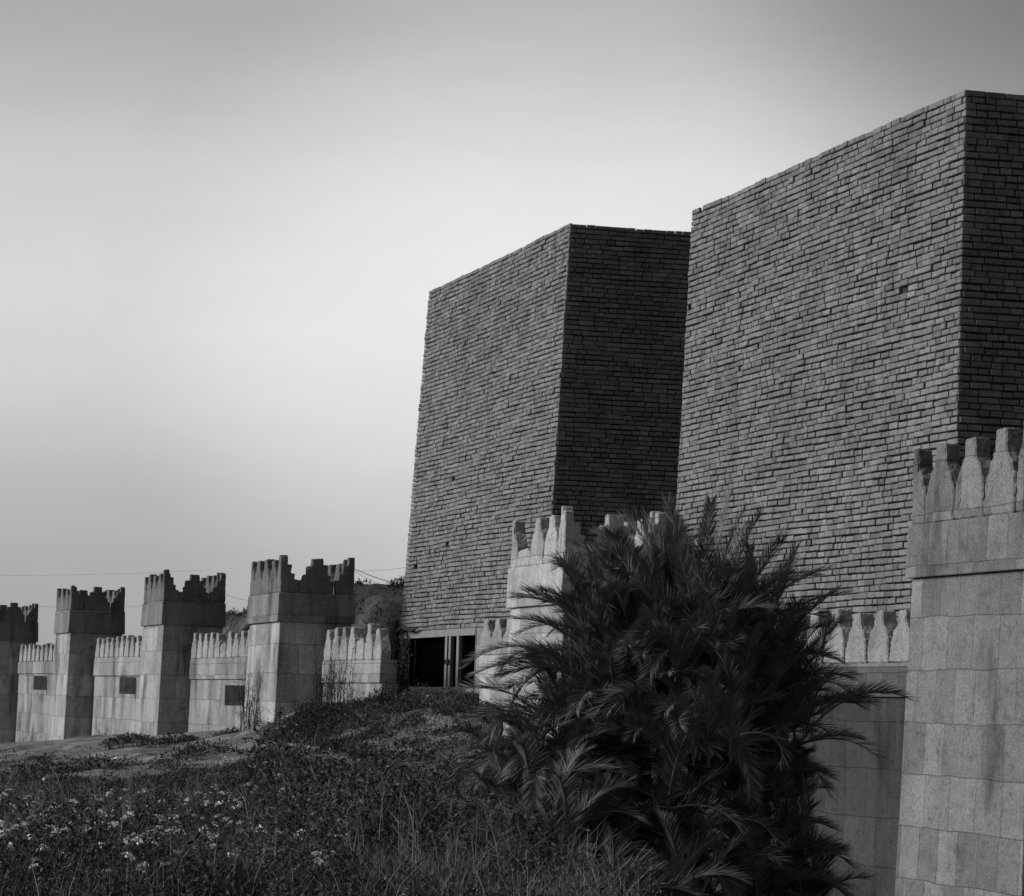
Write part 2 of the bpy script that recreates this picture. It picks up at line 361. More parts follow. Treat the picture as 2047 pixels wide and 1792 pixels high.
# ---------------------------------------------------------------- brick gate towers
def brick_face(mb, org, du, nrm, U0, U1, z0, z1, bn, be0, be1, ch):
    """bricks on one battered face: org + du*u, rising and leaning against nrm by bn per metre"""
    rows = int(round((z1-z0)/ch)); ch = (z1-z0)/rows
    ph0 = random.uniform(0, 6)
    for r in range(rows):
        za = z0+r*ch; zm = za-z0
        ua = U0+be0*zm; ub = U1-be1*zm
        u = ua + (0 if r % 2 else -random.uniform(.12, .3)); top = r >= rows-2
        jr = random.uniform(-.008, .008)
        while u < ub-.02:
            ln = random.choice([.26, .26, .44, .46, .48, .50, .30])*random.uniform(.93, 1.07)
            a = max(u, ua); b = min(u+ln, ub)
            if ub-b < .14: b = ub
            u = b if b > u+ln*.5 else u+ln
            if b-a < .05: continue
            if r == rows-1 and random.random() < .015: continue
            if random.random() < .0006: continue
            q = .008+random.random()*.004
            pr = random.uniform(.0, .022) + (random.uniform(.01, .03) if random.random() < .08 else 0) + jr - (.012 if random.random() < .06 else 0)
            gap = random.uniform(.016, .036); hg = random.uniform(.020, .038)
            wv = .016*math.sin(a*.35+ph0+r*.05)+.010*math.sin(a*1.3+r)
            c = .016
            def P(uu, zz, out):
                dn = -bn*(zz-z0)+out
                return (org[0]+du[0]*uu+nrm[0]*dn, org[1]+du[1]*uu+nrm[1]*dn, zz)
            g = lambda s=.006: random.uniform(-s, s)
            zl, zh = za+wv+g(), za+ch-hg+wv+g()
            if r == 0: zl = za
            A = a+gap*.5 if a > ua+.01 else a; B = b-gap*.5 if b < ub-.01 else b
            # back ring, outer ring, bevelled front
            o1 = pr-.05; o2 = pr-.012
            tl = g(.008)
            v = [P(A,zl,o1-.03),P(B,zl,o1-.03),P(B,zh,o1-.03),P(A,zh,o1-.03),
                 P(A,zl+.002,o2),P(B,zl+.002,o2),P(B,zh,o2),P(A,zh,o2),
                 P(A+c,zl+c,pr+tl),P(B-c,zl+c,pr-tl),P(B-c,zh-c,pr-tl),P(A+c,zh-c,pr+tl)]
            f = [(0,1,5,4),(1,2,6,5),(2,3,7,6),(3,0,4,7),(4,5,9,8),(5,6,10,9),(6,7,11,10),(7,4,8,11),(8,9,10,11)]
            mb.add(v, f)
def brick_tower(x0, y0, y1, x1, z0, z1, bs, bf, ch, label):
    lf_ = lift((y0+y1)/2); _, y1 = cv(x0, y1); x0, y0 = cv(x0, y0)
    t = empty('brick_tower', ((x0+x1)/2, (y0+y1)/2, z0), label, 'tower', 'brick gate towers')
    H = z1-z0; k = .075
    mb = MB(); mb.hexa([(x0+k,y0+k,z0), (x1-k,y0+k,z0), (x1-k,y1-k,z0), (x0+k,y1-k,z0),
             (x0+k+bs*H,y0+k+bf*H,z1-.10), (x1-k-bs*H,y0+k+bf*H,z1-.10), (x1-k-bs*H,y1-k-bf*H,z1-.10), (x0+k+bs*H,y1-k-bf*H,z1-.10)])
    mb.build('core', MORTAR, t)
    mb = MB(); brick_face(mb, (x0, 0), (0, 1), (-1, 0), y0, y1, z0, z1, bs, bf, bf, ch); mb.build('side_brickwork', BRICK, t)
    mb = MB(); brick_face(mb, (0, y0), (1, 0), (0, -1), x0, x1, z0, z1, bf, bs, bs, ch); mb.build('front_brickwork', BRICK, t)
    mb = MB(); brick_face(mb, (0, y1), (1, 0), (0, 1), x0, x1, z0, z1, bf, bs, bs, ch); mb.build('rear_brickwork', BRICK, t)
    t.location.z += lf_; t['d_mid'] = lf_/.00625
    return t
tA = brick_tower(26.6, 93.6, 111.2, 37, 1.86, 13.76, .046, .034, .145, 'farther, shorter-looking brick tower with the black gate opening at its foot')
tB = brick_tower(26.6, 64.7, 82.4, 37, .4, 12.54, .020, .030, .145, 'nearer brick tower, the tallest thing in the photo, rising behind the right tower')
# masonry under them, with the gate opening in tower A
def plinth(parent, boxes):
    mb = MB()
    for b in boxes: mb.box(*b)
    o = mb.build('plinth', STONE_D, parent, bevel=.02)
    o.matrix_parent_inverse = Matrix.Translation(-Vector(parent.location)+Vector((0, 0, lift(parent['d_mid'])))); return o
GX = 26.6*CY; gy = lambda d: cv(26.6, d)[1]
plinth(tA, [(GX+.02, 37, gy(93.6)+.02, gy(101.2), -3, 1.85), (GX+1.3, 37, gy(101.2)+.003, gy(111.2)-.02, -3, 1.853)])
plinth(tB, [(GX+.02, 37, gy(64.7)+.02, gy(82.4)-.02, -7, .395)])

# gate doors: long pale frame with black glass-like void behind
g = empty('gate_doors', (GX, gy(106.5), -.1), 'wide black gate opening in a pale frame with upright posts under the brick tower', 'gate')
def bx(name, par, mat, *a, bevel=.008, j=0):
    a = list(a); a[0] += GX-26.6; a[1] += GX-26.6; a[2] = gy(a[2]); a[3] = gy(a[3])
    mb = MB(); mb.box(*a, j=j); return mb.build(name, mat, par, bevel=bevel)
bx('lintel', g, CONC, 26.58, 26.75, 101.25, 111.1, 1.61, 1.845)
bx('sill', g, CONC, 26.56, 26.8, 101.25, 111.0, -.35, -.04)
bx('dark_opening', g, DARK, 26.95, 27.02, 101.25, 111.1, -.4, 1.84)
def z_at(px): return 110*1550/(px+720)
for i, (pa, pb) in enumerate([(903.5, 907.5), (911, 914.5), (926.5, 931)]):
    ya, yb = z_at(pb), z_at(pa)
    o = bx('post', g, CONC, 26.60, 26.72, ya, yb, -.037, 1.607)
bx('mullion', g, VINE, 26.74, 26.8, z_at(837), z_at(835), -.037, 1.607)
bx('latch', g, VINE, 26.54, 26.598, z_at(914), z_at(907), .70, .86)
bx('door_jamb', g, STONE_D, 26.60, 26.9, 101.203, 101.247, -.4, 1.845)
g.location.z += lift(103)

# ---------------------------------------------------------------- palm
def frond_geo(base, az, el, length, curl, leafl, npair=62, droop=.0, V=[], Fq=[], twist=0.):
    n = 26; pts = []; p = np.array(base, float); e = el
    h = np.array([math.cos(az), math.sin(az), 0.]); side0 = np.array([-math.sin(az), math.cos(az), 0.])
    seg = length/n
    dirs = []
    for i in range(n+1):
        d = h*math.cos(e)+np.array([0, 0, 1.])*math.sin(e); pts.append(p.copy()); dirs.append(d)
        p = p+d*seg; e -= curl*(.35+1.3*i/n)/n; 
        az2 = az+twist*i/n; h = np.array([math.cos(az2), math.sin(az2), 0.])
    pts = np.array(pts); dirs = np.array(dirs)
    return pts, dirs, side0
def frond(parent, base, az, el, length, curl, leafl=.29, npair=128, mat=None, twist=0, raw=False):
    pts, dirs, _ = frond_geo(base, az, el, length, curl, leafl, twist=twist)
    n = len(pts)-1; V = []; Fc = []
    rad = np.linspace(.020, .004, n+1)
    upv = np.array([0, 0, 1.])
    roll_ = random.uniform(-.5, .5)
    def frame(i):
        d = dirs[i]; s = np.cross(d, upv); l = np.linalg.norm(s)
        s = s/l if l > .05 else np.array([math.sin(az), -math.cos(az), 0.]); nn = np.cross(s, d)
        return d, s*math.cos(roll_)+nn*math.sin(roll_), nn*math.cos(roll_)-s*math.sin(roll_)
    for i in range(n+1):                      # rachis: triangular tube, quads
        d, s, nn = frame(i); r = rad[i]
        for c in (s*r, nn*r*.8, -s*r, -nn*r): V.append(pts[i]+c)
    for i in range(n):
        for k in range(4): Fc.append((i*4+k, i*4+(k+1)%4, (i+1)*4+(k+1)%4, (i+1)*4+k))
    for q in range(npair):
        t = .12+.88*(q/(npair-1)); x = t*n; i = min(int(x), n-1); f = x-i
        p = pts[i]*(1-f)+pts[i+1]*f; d, s, nn = frame(i)
        ll = leafl*(.42+.75*math.sin(math.pi*min(1, (t+.05)*.86))**.8)*random.uniform(.82, 1.12)
        fwd = 1.25+1.1*t**2+random.uniform(-.12, .12)
        for sg in (-1, 1):
            lift = random.choice([.25, .5, .75, .1])+random.uniform(-.15, .15)
            v = d*fwd+s*sg*1.0+nn*lift; v /= np.linalg.norm(v)
            w = np.cross(v, nn); w /= (np.linalg.norm(w)+1e-6); w = w*.7+nn*random.uniform(-.5, .5)
            wd = .0074*random.uniform(.8, 1.2)
            a = p+v*ll*.5; tip = p+v*ll+np.array([0, 0, -1.])*ll*random.uniform(.0, .09)
            b0 = len(V); V += [p-w*wd*.5, p+w*wd*.5, a+w*wd-np.array([0,0,.0]), a-w*wd, tip+w*wd*.12, tip-w*wd*.12]
            Fc += [(b0, b0+1, b0+2, b0+3), (b0+3, b0+2, b0+4, b0+5)]
    if raw: return np.array(V), np.array(Fc)
    return npmesh('frond', np.array(V), np.array(Fc), mat or LEAF, parent)
def at(px, py, Y):
    d = ray(px, py); return np.array(d*(Y/(d.y*CY+d.x*SY)))
pb = at(1380, 1500, 43.5)
pz = float(hgt(pb[0], pb[1]))
palm = empty('date_palm', (pb[0], pb[1], pz), 'large bushy date palm clump with feathery dark fronds in front of the walls', 'palm tree')
AZR = -yaw                                   # azimuth of the picture's rightward direction
def heart(px, py, Y, n, e0, e1, Ls, spread=2*math.pi, az0=None, curl=(.8, 1.7)):
    c = at(px, py, Y)
    # trunk
    gx, gy = pb[0]+(c[0]-pb[0])*.6, pb[1]+(c[1]-pb[1])*.5; gz = float(hgt(gx, gy))-.2
    m = MB(); P = []; Rr = []
    for i in range(22):
        t = i/21; P.append((gx+(c[0]-gx)*t, gy+(c[1]-gy)*t, gz+(c[2]-.05-gz)*t)); Rr.append((.19 if i % 2 else .165)*(1-.3*t))
    m.tube(P, Rr, 9)
    for i in range(90):                      # cut frond bases
        t = random.random(); a = random.uniform(0, 6.3); x, y, z = (gx+(c[0]-gx)*t, gy+(c[1]-gy)*t, gz+(c[2]-.1-gz)*t)
        r = .16; m.tube([(x+math.cos(a)*r*.7, y+math.sin(a)*r*.7, z), (x+math.cos(a)*r*1.75, y+math.sin(a)*r*1.75, z+.12)], [.035, .02], 4)
    m.build('trunk', BARK, palm)
    for i in range(n):
        k = (i+.5)/n; az = (az0 if az0 is not None else 0)+spread*((i*.618034) % 1-.5)
        el = R(e1+(e0-e1)*k+random.uniform(-6, 6)); ln = random.uniform(*Ls)
        frond(palm, c+np.array([random.uniform(-.06,.06), random.uniform(-.06,.06), random.uniform(-.1,.05)]), az, el, ln,
              random.uniform(*curl)*(1.15-.35*k), twist=random.uniform(-.35, .35), mat=None)
heart(1400, 1345, 43.5, 24, 87, 34, (2.2, 2.75), curl=(.3, .8))
heart(1275, 1290, 43.5, 8, 88, 55, (1.2, 1.7), curl=(.3, .8))
heart(1500, 1400, 43.7, 12, 88, 40, (1.9, 2.3), curl=(.3, .8))
heart(1230, 1400, 43.2, 20, 82, 0, (1.5, 2.1), curl=(.6, 1.3))
heart(1530, 1480, 43.8, 18, 88, 28, (1.1, 1.5), curl=(.6, 1.3))
heart(1340, 1620, 42.2, 5, 66, -12, (1.3, 1.8), spread=4.4, az0=-math.pi/2)
heart(1110, 1580, 42.8, 6, 50, -10, (1.2, 1.6), curl=(.9, 1.6), spread=4.6, az0=math.pi)
for px, py, Y, da, el, ln, cu in [(1200, 1360, 42.9, 0, .62, 1.95, 1.5), (1230, 1290, 43.0, .1, .75, 1.5, .9), (1240, 1380, 43.0, -.15, .45, 1.7, 1.0), (1150, 1440, 42.8, .1, .35, 1.5, 1.1),
                                  (1170, 1260, 43.1, 0, .8, .9, .6), (1560, 1480, 43.2, math.pi, .75, 1.7, .9)]:
    frond(palm, at(px, py, Y), AZR+math.pi+da, el, ln, cu)
# a few dry, paler fronds hanging among the green ones
for px, py, Y, az, el, ln, cu in [(1480, 1470, 41.9, AZR+.3, .3, .8, 2.2), (1455, 1640, 41.6, AZR+.2, .2, .9, 2.2), (1240, 1600, 41.8, AZR+3.3, .5, 1.1, 1.9)]:
    frond(palm, at(px, py, Y), az, el, ln, cu, leafl=.24, npair=34, mat=LEAF_DRY)
# the inner mass of fronds nobody could count: one part
class Acc: pass
def mass(n, cuts):
    VV, FF, off = [], [], 0
    for (px, py, Y, k, e0, e1, Ls, lf) in cuts:
        for i in range(k):
            c = at(px+random.uniform(-70, 70), py+random.uniform(-60, 60), Y+random.uniform(-.5, .6))
            V, Fc = frond(None, c, random.uniform(0, 6.283), R(e1+(e0-e1)*(i+.5)/k), random.uniform(*Ls), random.uniform(.7, 1.8), leafl=lf, npair=78, raw=True)
            VV.append(V); FF.append(Fc+off); off += len(V)
    o = npmesh('frond_mass', np.concatenate(VV), np.concatenate(FF), LEAF, palm); tag(o, kind='stuff')
mass(0, [(1120, 1700, 40.6, 26, 80, 0, (.9, 1.4), .32), (1180, 1840, 39.2, 26, 80, 5, (.9, 1.4), .32), (1040, 1600, 41.6, 18, 75, 0, (.8, 1.2), .30), (1330, 1850, 40.5, 20, 80, 10, (.9, 1.4), .32), (1040, 1860, 38.6, 16, 75, 5, (.7, 1.1), .30), (1470, 1290, 43.8, 22, 89, 45, (.9, 1.5), .32), (1225, 1250, 43.6, 26, 88, 45, (.7, 1.15), .30), (1290, 1200, 43.7, 20, 88, 50, (.7, 1.1), .30), (1180, 1340, 43.4, 20, 88, 30, (.7, 1.1), .30), (1400, 1330, 43.6, 44, 90, 20, (1.2, 2.0), .32), (1260, 1370, 43.5, 34, 88, 10, (1.1, 1.7), .32), (1550, 1420, 43.9, 30, 88, 30, (1.0, 1.6), .32), (1300, 1480, 43.3, 30, 80, 0, (1.2, 1.8), .32), (1490, 1560, 43.4, 34, 85, 0, (1.1, 1.7), .32),
         (1150, 1540, 43.2, 34, 80, -5, (1.0, 1.6), .32), (1370, 1680, 42.4, 36, 75, -5, (1.1, 1.7), .32), (1540, 1720, 43, 30, 85, 15, (.9, 1.35), .32),
         (1240, 1760, 42.2, 34, 75, 0, (1.0, 1.6), .32), (1050, 1690, 42.6, 30, 70, 0, (.8, 1.3), .30), (1450, 1860, 42.6, 32, 80, 10, (1.1, 1.7), .32), (1580, 1830, 43.6, 30, 88, 40, (.8, 1.2), .32), (1550, 1620, 43.7, 26, 88, 40, (.8, 1.05), .32), (1380, 1360, 42.9, 30, 88, 30, (.9, 1.5), .32), (1400, 1480, 42.6, 30, 88, 20, (.9, 1.5), .32), (1480, 1400, 43.0, 20, 88, 30, (.9, 1.4), .32), (1060, 1560, 42.8, 30, 75, 0, (.7, 1.1), .28), (980, 1650, 42.4, 26, 75, 0, (.6, 1.0), .26), (1080, 1470, 43.0, 16, 80, 10, (.7, 1.0), .28),
         (1000, 1820, 42.0, 18, 70, 0, (.7, 1.2), .28)])

# ---------------------------------------------------------------- vegetation
def cone_samples(n, y0, y1, p0=-30, p1=1150, pw=1.0):
    """ground points inside a wide wedge in front of the lens, denser towards the viewer"""
    u = rng.random(n); Y = 1/(1/y0+(1/y1-1/y0)*u**pw)
    q = rng.uniform(p0, p1, n); X = (q+720)/(F/Y)*1.0 * 1.0
    return X*CY, (Y-X*CY*SY)/CY
# (px+720)/F*Y is the lateral distance of a line of sight, walls run along Y
def weed_mask(X, Y):
    Y = Y*CY+X*SY; X = X/CY
    edge = 64+(X-9)*2.1+6*vnoise(X*.25, Y*.1)
    m = (Y < edge) | ((X > 19.5) & (Y < 101))
    return m
def blades(name, n, y0, y1, h0, h1, wd, mat, label, lean=.5, p0=-60, p1=1300, mask=True, clump=.6, parent=None, pw=1.0, cat='weeds'):
    X, Y = cone_samples(n, y0, y1, p0, p1, pw)
    if clump:                                 # pull towards clump centres
        cx, cy = cone_samples(n//40+1, y0, y1, p0, p1, pw); k = rng.integers(0, len(cx), n)
        sel = rng.random(n) < clump; s = .10+.16*rng.random(n)
        X = np.where(sel, cx[k]+rng.normal(0, 1, n)*s, X); Y = np.where(sel, cy[k]+rng.normal(0, 1, n)*s*2, Y)
    if mask: k = weed_mask(X, Y); X, Y = X[k], Y[k]
    n = len(X); Z = hgt(X, Y)-.03
    hh = rng.uniform(h0, h1, n)*(1+.9*vnoise(X*.9+3, Y*.5)); w = wd*rng.uniform(.6, 1.4, n)
    a = rng.uniform(0, 2*np.pi, n); b = rng.uniform(0, 2*np.pi, n); le = rng.random(n)*lean*hh
    dx, dy = np.cos(a)*w, np.sin(a)*w; lx, ly = np.cos(b)*le, np.sin(b)*le
    P = lambda sx, t, ww: np.stack([X+lx*t**1.6+dx*sx*ww, Y+ly*t**1.6+dy*sx*ww, Z+hh*t*(1-.25*t*lean)], -1)
    V = np.stack([P(-1, 0, 1), P(1, 0, 1), P(1, .5, .9), P(-1, .5, .9), P(1, 1, .15), P(-1, 1, .15)], 1).reshape(-1, 3)
    i = np.arange(n)[:, None]*6; Fc = np.concatenate([i+np.array([0, 1, 2, 3]), i+np.array([3, 2, 4, 5])])
    o = npmesh(name, V, Fc, mat, parent)
    if label: tag(o, label, cat, kind='stuff')
    return o
blades('weeds', 60000, 29, 104, .10, .38, .008, GRASS, 'dark tangled green weeds covering the bank in front of the walls', .9)
blades('dry_grass', 15000, 29, 104, .20, .75, .0032, STRAW, 'pale dry grass stalks scattered through the dark weeds', .9, clump=.7)
def leaves(name, n, y0, y1, size, mat, label, hmax=.4, p0=-60, p1=1300, cat='weeds', per=90, rad=(.12, .5), thin=None):
    cx, cy = cone_samples(int(n/per)+1, y0, y1, p0, p1)
    k = weed_mask(cx, cy) if thin is None else (vnoise(cx*.7, cy*.3)+vnoise(cx*2, cy*.9) > thin); cx, cy = cx[k], cy[k]
    ch = rng.uniform(.25, 1, len(cx))**1.5*hmax*(1+1.2*vnoise(cx*.5, cy*.25)); cr = rng.uniform(*rad, len(cx))
    k = rng.integers(0, len(cx), n); r = np.sqrt(rng.random(n))*cr[k]; a = rng.uniform(0, 6.283, n)
    lob = 1+.35*np.sin(a*3+k); X = cx[k]+np.cos(a)*r*lob; Y = cy[k]+np.sin(a)*r*lob*1.3
    Z = hgt(X, Y)+rng.random(n)**.7*ch[k]*np.clip(1.15-(r/cr[k])**2, .1, 1.2)
    s = size*rng.uniform(.4, 1.6, n)
    d1 = rng.normal(0, 1, (n, 3)); d1[:, 2] = np.abs(d1[:, 2])*.8; d1 /= np.linalg.norm(d1, axis=1)[:, None]
    d2 = np.cross(d1, rng.normal(0, 1, (n, 3))); d2 /= np.linalg.norm(d2, axis=1)[:, None]
    C = np.stack([X, Y, Z], -1); s = s[:, None]; wn = rng.uniform(.12, .5, n)[:, None]
    V = np.stack([C, C+d1*s+d2*s*wn, C+d1*s*2.3, C+d1*s-d2*s*wn], 1).reshape(-1, 3)
    Fc = np.arange(n)[:, None]*4+np.array([0, 1, 2, 3])
    o = npmesh(name, V, Fc, mat); tag(o, label, cat, kind='stuff'); return o
leaves('broadleaf_weeds', 260000, 29, 104, .024, GRASS, 'low broad-leaved weeds in dark clumps across the bank', hmax=.62, per=220)
leaves('dry_weeds', 30000, 29, 104, .016, STRAW, 'paler dried weeds tangled among the dark ones', hmax=.6, per=60, rad=(.08, .3))
leaves('slope_weeds', 90000, 68, 103, .042, GRASS, 'weeds covering the mound that rises to the gate', hmax=.26, p0=500, p1=1060, per=110, rad=(.2, .7))
leaves('path_weeds', 36000, 62, 112, .030, GRASS, 'thin weeds creeping over the pale path in front of the walls', hmax=.16, p0=-60, p1=640, per=90, rad=(.3, 1.1), thin=.12)
blades('slope_grass', 30000, 70, 103, .08, .26, .010, GRASS, 'grassy growth on the mound below the gate', .9, p0=480, p1=1060)
leaves('tall_weeds', 110000, 36, 82, .030, GRASS, 'tall tangled dark weeds on the bank between the gate and the palm', hmax=1.15, p0=540, p1=1120, per=420, rad=(.2, .65))
leaves('wall_foot_weeds', 16000, 92, 112, .035, SHRUB, 'weeds growing up along the foot of the walls beside the gate', hmax=.75, p0=560, p1=800, per=120, rad=(.15, .5))
# tall branching stems standing above the weeds
def stems(n):
    m = MB(); X, Y = cone_samples(n, 33, 92, -40, 1060); k = weed_mask(X, Y) & (rng.random(n) < np.where((X/CY)*F/(Y*CY+X*SY)-720 > 520, 1, .35))
    for x, y in zip(X[k], Y[k]):
        z = float(hgt(x, y)); h = random.uniform(.45, 1.15)*(1 if y < 60 else .65); lx, ly = random.uniform(-.3, .3), random.uniform(-.4, .4); w = .0035*(1+y/70)
        P = [Vector((x+lx*t*t, y+ly*t*t, z+h*t*(1-.15*t))) for t in (0, .35, .7, 1)]; m.tube(P, [w, w*.9, w*.7, w*.3], 3)
        for q in range(random.randint(3, 8)):
            t = random.uniform(.35, .98); c = P[0].lerp(P[3], t); c.x = x+lx*t*t; c.y = y+ly*t*t
            m.tube([c, c+Vector((random.uniform(-.16, .16), random.uniform(-.16, .16), random.uniform(.02, .2)))], [w*.6, w*.2], 3)
    o = m.build('tall_stems', STRAW); tag(o, 'tall thin branching dry stems rising above the weeds', 'weeds', kind='stuff')
stems(900)
def hill_scrub(n):
    cx = rng.uniform(25.0, 36, 420); cd = rng.uniform(111, 165, 420); k = rng.integers(0, 420, n)
    r = np.abs(rng.normal(0, .35, n)); a = rng.uniform(0, 6.283, n)
    xn = cx[k]+np.cos(a)*r; dn = cd[k]+np.sin(a)*r*2; X = xn*CY; Y = (dn-X*SY)/CY
    Z = hgt(X, Y)+rng.random(n)*.18*(1-np.clip(r, 0, .9)); s = rng.uniform(.03, .09, n)[:, None]
    d1 = rng.normal(0, 1, (n, 3)); d1[:, 2] = np.abs(d1[:, 2]); d1 /= np.linalg.norm(d1, axis=1)[:, None]
    d2 = np.cross(d1, rng.normal(0, 1, (n, 3))); d2 /= np.linalg.norm(d2, axis=1)[:, None]; C = np.stack([X, Y, Z], -1)
    V = np.stack([C, C+d1*s+d2*s*.3, C+d1*s*2.2, C+d1*s-d2*s*.3], 1).reshape(-1, 3)
    tag(npmesh('hill_scrub', V, np.arange(n)[:, None]*4+np.array([0, 1, 2, 3]), SHRUB), 'low scrub growing over the slope behind the wall', 'scrub', kind='stuff')
hill_scrub(28000)
def flowers(n, y0, y1, p0, p1, nc, rs, fr):
    X, Y = cone_samples(int(n*fr), y0, y1, p0, p1)
    cx, cy = cone_samples(nc, y0, y1, p0, p1); k = rng.integers(0, len(cx), n); m = n
    X[:m] = cx[k]+rng.normal(0, .22, n); Y[:m] = cy[k]+rng.normal(0, .5, n)
    k = weed_mask(X, Y); X, Y = X[k], Y[k]; Z = hgt(X, Y)+rng.uniform(.22, .55, len(X))
    V = []; Fc = []
    for x, y, z in zip(X, Y, Z):
        r = random.uniform(.016, .052)*rs; tx, ty = random.uniform(-.5, .5), random.uniform(-.5, .5)
        for i in range(random.randint(20, 40)):
            a = random.uniform(0, 6.2832); q = r*math.sqrt(random.random()); u, w = math.cos(a)*q, math.sin(a)*q
            c = Vector((x+u, y+w, z+(r*r-q*q)*8+u*tx+w*ty+random.uniform(-.25, .25)*r)); e = r*random.uniform(.14, .34)
            d = Vector((random.gauss(0, 1), random.gauss(0, 1), random.gauss(0, .6))).normalized()*e; g2 = d.cross(Vector((random.gauss(0, 1), random.gauss(0, 1), random.gauss(0, 1)))).normalized()*e
            b = len(V); V += [tuple(c-d), tuple(c+g2), tuple(c+d), tuple(c-g2)]; Fc.append((b, b+1, b+2, b+3))
    me = bpy.data.meshes.new('wild_flowers'); me.from_pydata(V, [], Fc); me.update()
    o = link('wild_flowers', me, FLOWER); tag(o, 'small pale flower heads dotted over the dark weeds' if p0 < 0 else 'smaller pale flower specks on the bank rising to the gate', 'flowers', kind='stuff')
flowers(230, 30, 52, -40, 660, 30, 1.3, 1.25)
flowers(150, 48, 98, 420, 1000, 26, .95, 1.6)

def shrub(px, py, Y, w, h, label, n=900, mat=None, dry=0):
    p = at(px, py, Y); x, y = p[0], p[1]; z = float(hgt(x, y))
    t = empty('shrub', (x, y, z), label, 'shrub', 'low shrubs at the foot of the walls')
    a = rng.uniform(0, 6.283, n); r = np.sqrt(rng.random(n)); u = rng.random(n)**.8
    lob = 1+.3*np.sin(a*3+px)
    X = x+np.cos(a)*r*w*lob; Yy = y+np.sin(a)*r*w*lob; Z = hgt(X, Yy)+u*h*(1.1-r*r*.9)
    s = rng.uniform(.03, .07, n)[:, None]
    d1 = rng.normal(0, 1, (n, 3)); d1[:, 2] = np.abs(d1[:, 2]); d1 /= np.linalg.norm(d1, axis=1)[:, None]
    d2 = np.cross(d1, rng.normal(0, 1, (n, 3))); d2 /= np.linalg.norm(d2, axis=1)[:, None]; C = np.stack([X, Yy, Z], -1)
    V = np.stack([C, C+d1*s+d2*s*.3, C+d1*s*2.2, C+d1*s-d2*s*.3], 1).reshape(-1, 3)
    npmesh('foliage', V, np.arange(n)[:, None]*4+np.array([0, 1, 2, 3]), mat or SHRUB, t)
    m = MB()
    for i in range(10):
        b = random.uniform(0, 6.28); l = random.uniform(.3, .8)*w
        m.tube([(x, y, z-.05), (x+math.cos(b)*l*.5, y+math.sin(b)*l*.5, z+h*.5), (x+math.cos(b)*l, y+math.sin(b)*l, z+h*.85)], [.012, .008, .004], 4)
    m.build('stems', VINE, t)
for a in [(195, 1512, 84, 1.05, .42, 'widest low dark shrub on the pale earth path, left of the white scrap'),
          (60, 1522, 80, 1.15, .30, 'flat dark shrub on the path near the left edge of the photo'),
          (345, 1458, 106, .95, .32, 'dark shrub at the base of the second tower left of the gate'),
          (465, 1452, 112, .6, .36, 'small dark shrub under the wall beside the tower nearest the gate'),
          (255, 1466, 116, .9, .3, 'low shrub against the wall left of the second tower from the gate'),
          (30, 1440, 150, .9, .9, 'dark bush growing against the wall at the left edge of the photo'),
          (400, 1492, 92, 1.1, .3, 'spreading shrub in the middle of the pale path below the square slab'),
          (560, 1495, 88, 1.0, .35, 'shrub where the pale path meets the weedy bank')]:
    shrub(*a)
for px, py, Y, w, h, lb in [(800, 1165, 121, .5, .35, 'tuft of scrub on top of the slope touching the brick tower'), (770, 1215, 116, .8, .3, 'dark bush halfway down the slope left of the brick tower'),
                     (742, 1232, 114, .6, .22, 'smaller dark bush lower on the slope beside the tower merlons'), (460, 1225, 150, .9, .3, 'bush on the low mound between two wall towers')]:
    shrub(px, py, Y, w, h, lb, n=600)

def stalks(px, Y, x_off, label, n=26, h=(1.0, 2.0), w=.8):
    X0, Y = cv((px+720)/F*Y+x_off, Y); z = float(hgt(X0, Y)); t = empty('dry_bush', (X0, Y, z), label, 'bush', 'dry twiggy bushes by the walls')
    m = MB(); lf = MB()
    for i in range(n):
        x = X0+random.uniform(-.25, .25); y = Y+random.uniform(-w, w); hh = random.uniform(*h); bx_, by_ = random.uniform(-.2, .2), random.uniform(-.5, .5)
        P = [(x+bx_*t_*t_, y+by_*t_*t_, z-.1+hh*t_) for t_ in (0, .3, .6, .85, 1)]
        m.tube(P, [.010, .009, .007, .005, .002], 4)
        for k in range(7):
            t_ = random.uniform(.3, 1); q = Vector(P[0]).lerp(Vector(P[-1]), t_); e = q+Vector((random.uniform(-.15, .15), random.uniform(-.22, .22), random.uniform(.05, .25)))
            m.tube([q, e], [.004, .002], 3)
            for s in range(3):
                c = q.lerp(e, random.random()); d = Vector((random.uniform(-1, 1), random.uniform(-1, 1), random.uniform(-.5, 1)))*.045
                lf.add([c, c+d+Vector((.012, .01, 0)), c+d*1.8, c+d-Vector((.012, .01, 0))], [(0, 1, 2, 3)])
    m.build('twigs', VINE, t); lf.build('leaves', SHRUB, t)
stalks(520, 108.5, -.0, 'tall dry twigs in front of the lit side of the tower nearest the gate', 34, (1.0, 2.4), 1.6)
stalks(700, 101.0, -.3, 'dry twiggy bush growing over the short ruined wall', 46, (.8, 2.0), 2.4)
stalks(225, 146, -.0, 'sparse dry twigs low on the wall left of the second tower from the gate', 18, (.6, 1.3), 1.8)
stalks(90, 160, -.3, 'dry twigs against the wall farthest left', 18, (.6, 1.6), .8)

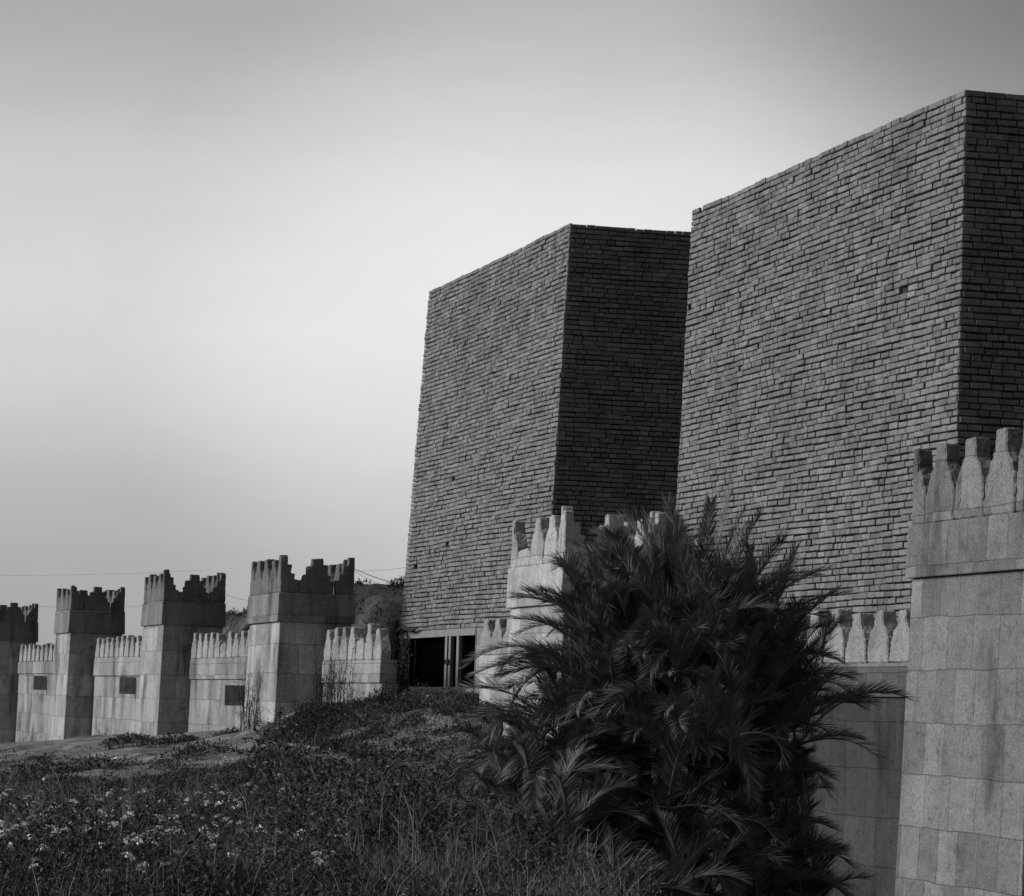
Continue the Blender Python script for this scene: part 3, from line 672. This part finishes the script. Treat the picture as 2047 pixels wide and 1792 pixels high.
# dead climbing plant at the left end of the gate opening
v = empty('dead_climber', (GX-.3, gy(111.2), -.3), 'dark gnarled dead climbing plant hanging at the left end of the black gate opening', 'plant')
m = MB(); lf = MB()
for i in range(26):
    y = gy(110.9)-random.random()**1.8*1.5; x = GX-.18+random.uniform(-.08, .08); P = []; z = random.uniform(-.5, .2); top = random.uniform(.9, 2.1)
    while z < top:
        P.append((x, y, z)); z += .16; y += random.uniform(-.12, .12); x += random.uniform(-.03, .03); x = min(max(x, GX-.35), GX-.1)
    m.tube(P, .022, 5)
    for p in P:
        for k in range(5):
            c = Vector(p)+Vector((random.uniform(-.06, .04), random.uniform(-.25, .25), random.uniform(-.1, .1)))
            d = Vector((random.uniform(-.5, .5), random.uniform(-1, 1), random.uniform(-1, .6)))*.06
            lf.add([c, c+d+Vector((0, .03, .02)), c+d*2, c+d-Vector((0, .03, .02))], [(0, 1, 2, 3)])
P = [(GX-.15, gy(111.1), 1.85), (GX-.2, gy(110), 2.0), (GX-.18, gy(108.9), 1.86), (GX-.2, gy(108), 1.95)]
m.tube(P, [.09, .08, .06, .03], 6); m.tube([(GX-.15, gy(111.2), .2), (GX-.18, gy(111.1), 1.2), (GX-.2, gy(111.0), 2.25)], [.06, .09, .07], 6)
m.build('stems', VINE, v); lf.build('leaves', SHRUB, v); v.location.z += lift(103)

# white scrap on the path
c = at(238, 1497, 95); c[2] = float(hgt(c[0], c[1])); mb = MB()
mb.add([(c[0]-.22, c[1]-.1, c[2]+.02), (c[0]-.05, c[1]-.16, c[2]+.07), (c[0]+.2, c[1]-.1, c[2]+.03), (c[0]+.22, c[1]+.1, c[2]+.05), (c[0], c[1]+.15, c[2]+.1), (c[0]-.2, c[1]+.1, c[2]+.04)], [(0, 1, 4, 5), (1, 2, 3, 4)])
o = mb.build('litter', LITTER); sdf = o.modifiers.new('s', 'SOLIDIFY'); sdf.thickness = .012
tag(o, 'small crumpled white scrap lying on the pale path', 'litter')

# overhead wires
def wire(a, b, sag, label, r=.02, grp='thin overhead wires'):
    a = Vector(a); b = Vector(b); P = []
    for i in range(33):
        t = i/32; p = a.lerp(b, t); p.z -= sag*4*t*(1-t); P.append(p)
    m = MB(); m.tube(P, r, 5); o = m.build('overhead_wire', CABLE); tag(o, label, 'wire', grp)
A_ = lambda px, py, Y: tuple(at(px, py, Y))
wire(A_(690, 1128, 150), A_(812, 1172, 128), .1, 'thicker dark wire running down right from the merlon tip to the slope', .018)
wire(A_(690, 1130, 152), A_(812, 1186, 130), .15, 'thin wire just under the thicker one, falling to the slope', .009)
wire(A_(640, 1142, 150), A_(690, 1124, 150), .05, 'short wire between the last two merlons of the tower nearest the gate', .012)
wire(A_(690, 1142, 190), A_(830, 1132, 190), .1, 'faint nearly level wire meeting the brick tower', .009)
wire(A_(-40, 1151, 210), A_(420, 1140, 210), .1, 'faint long wire crossing the sky above the two farthest towers', .006)
wire(A_(440, 1185, 200), A_(520, 1204, 200), .1, 'faint wire in the gap between the two nearest wall towers', .009)
wire(A_(60, 1212, 230), A_(300, 1212, 230), .1, 'faint wire seen in the sky gap between the farthest towers', .009)
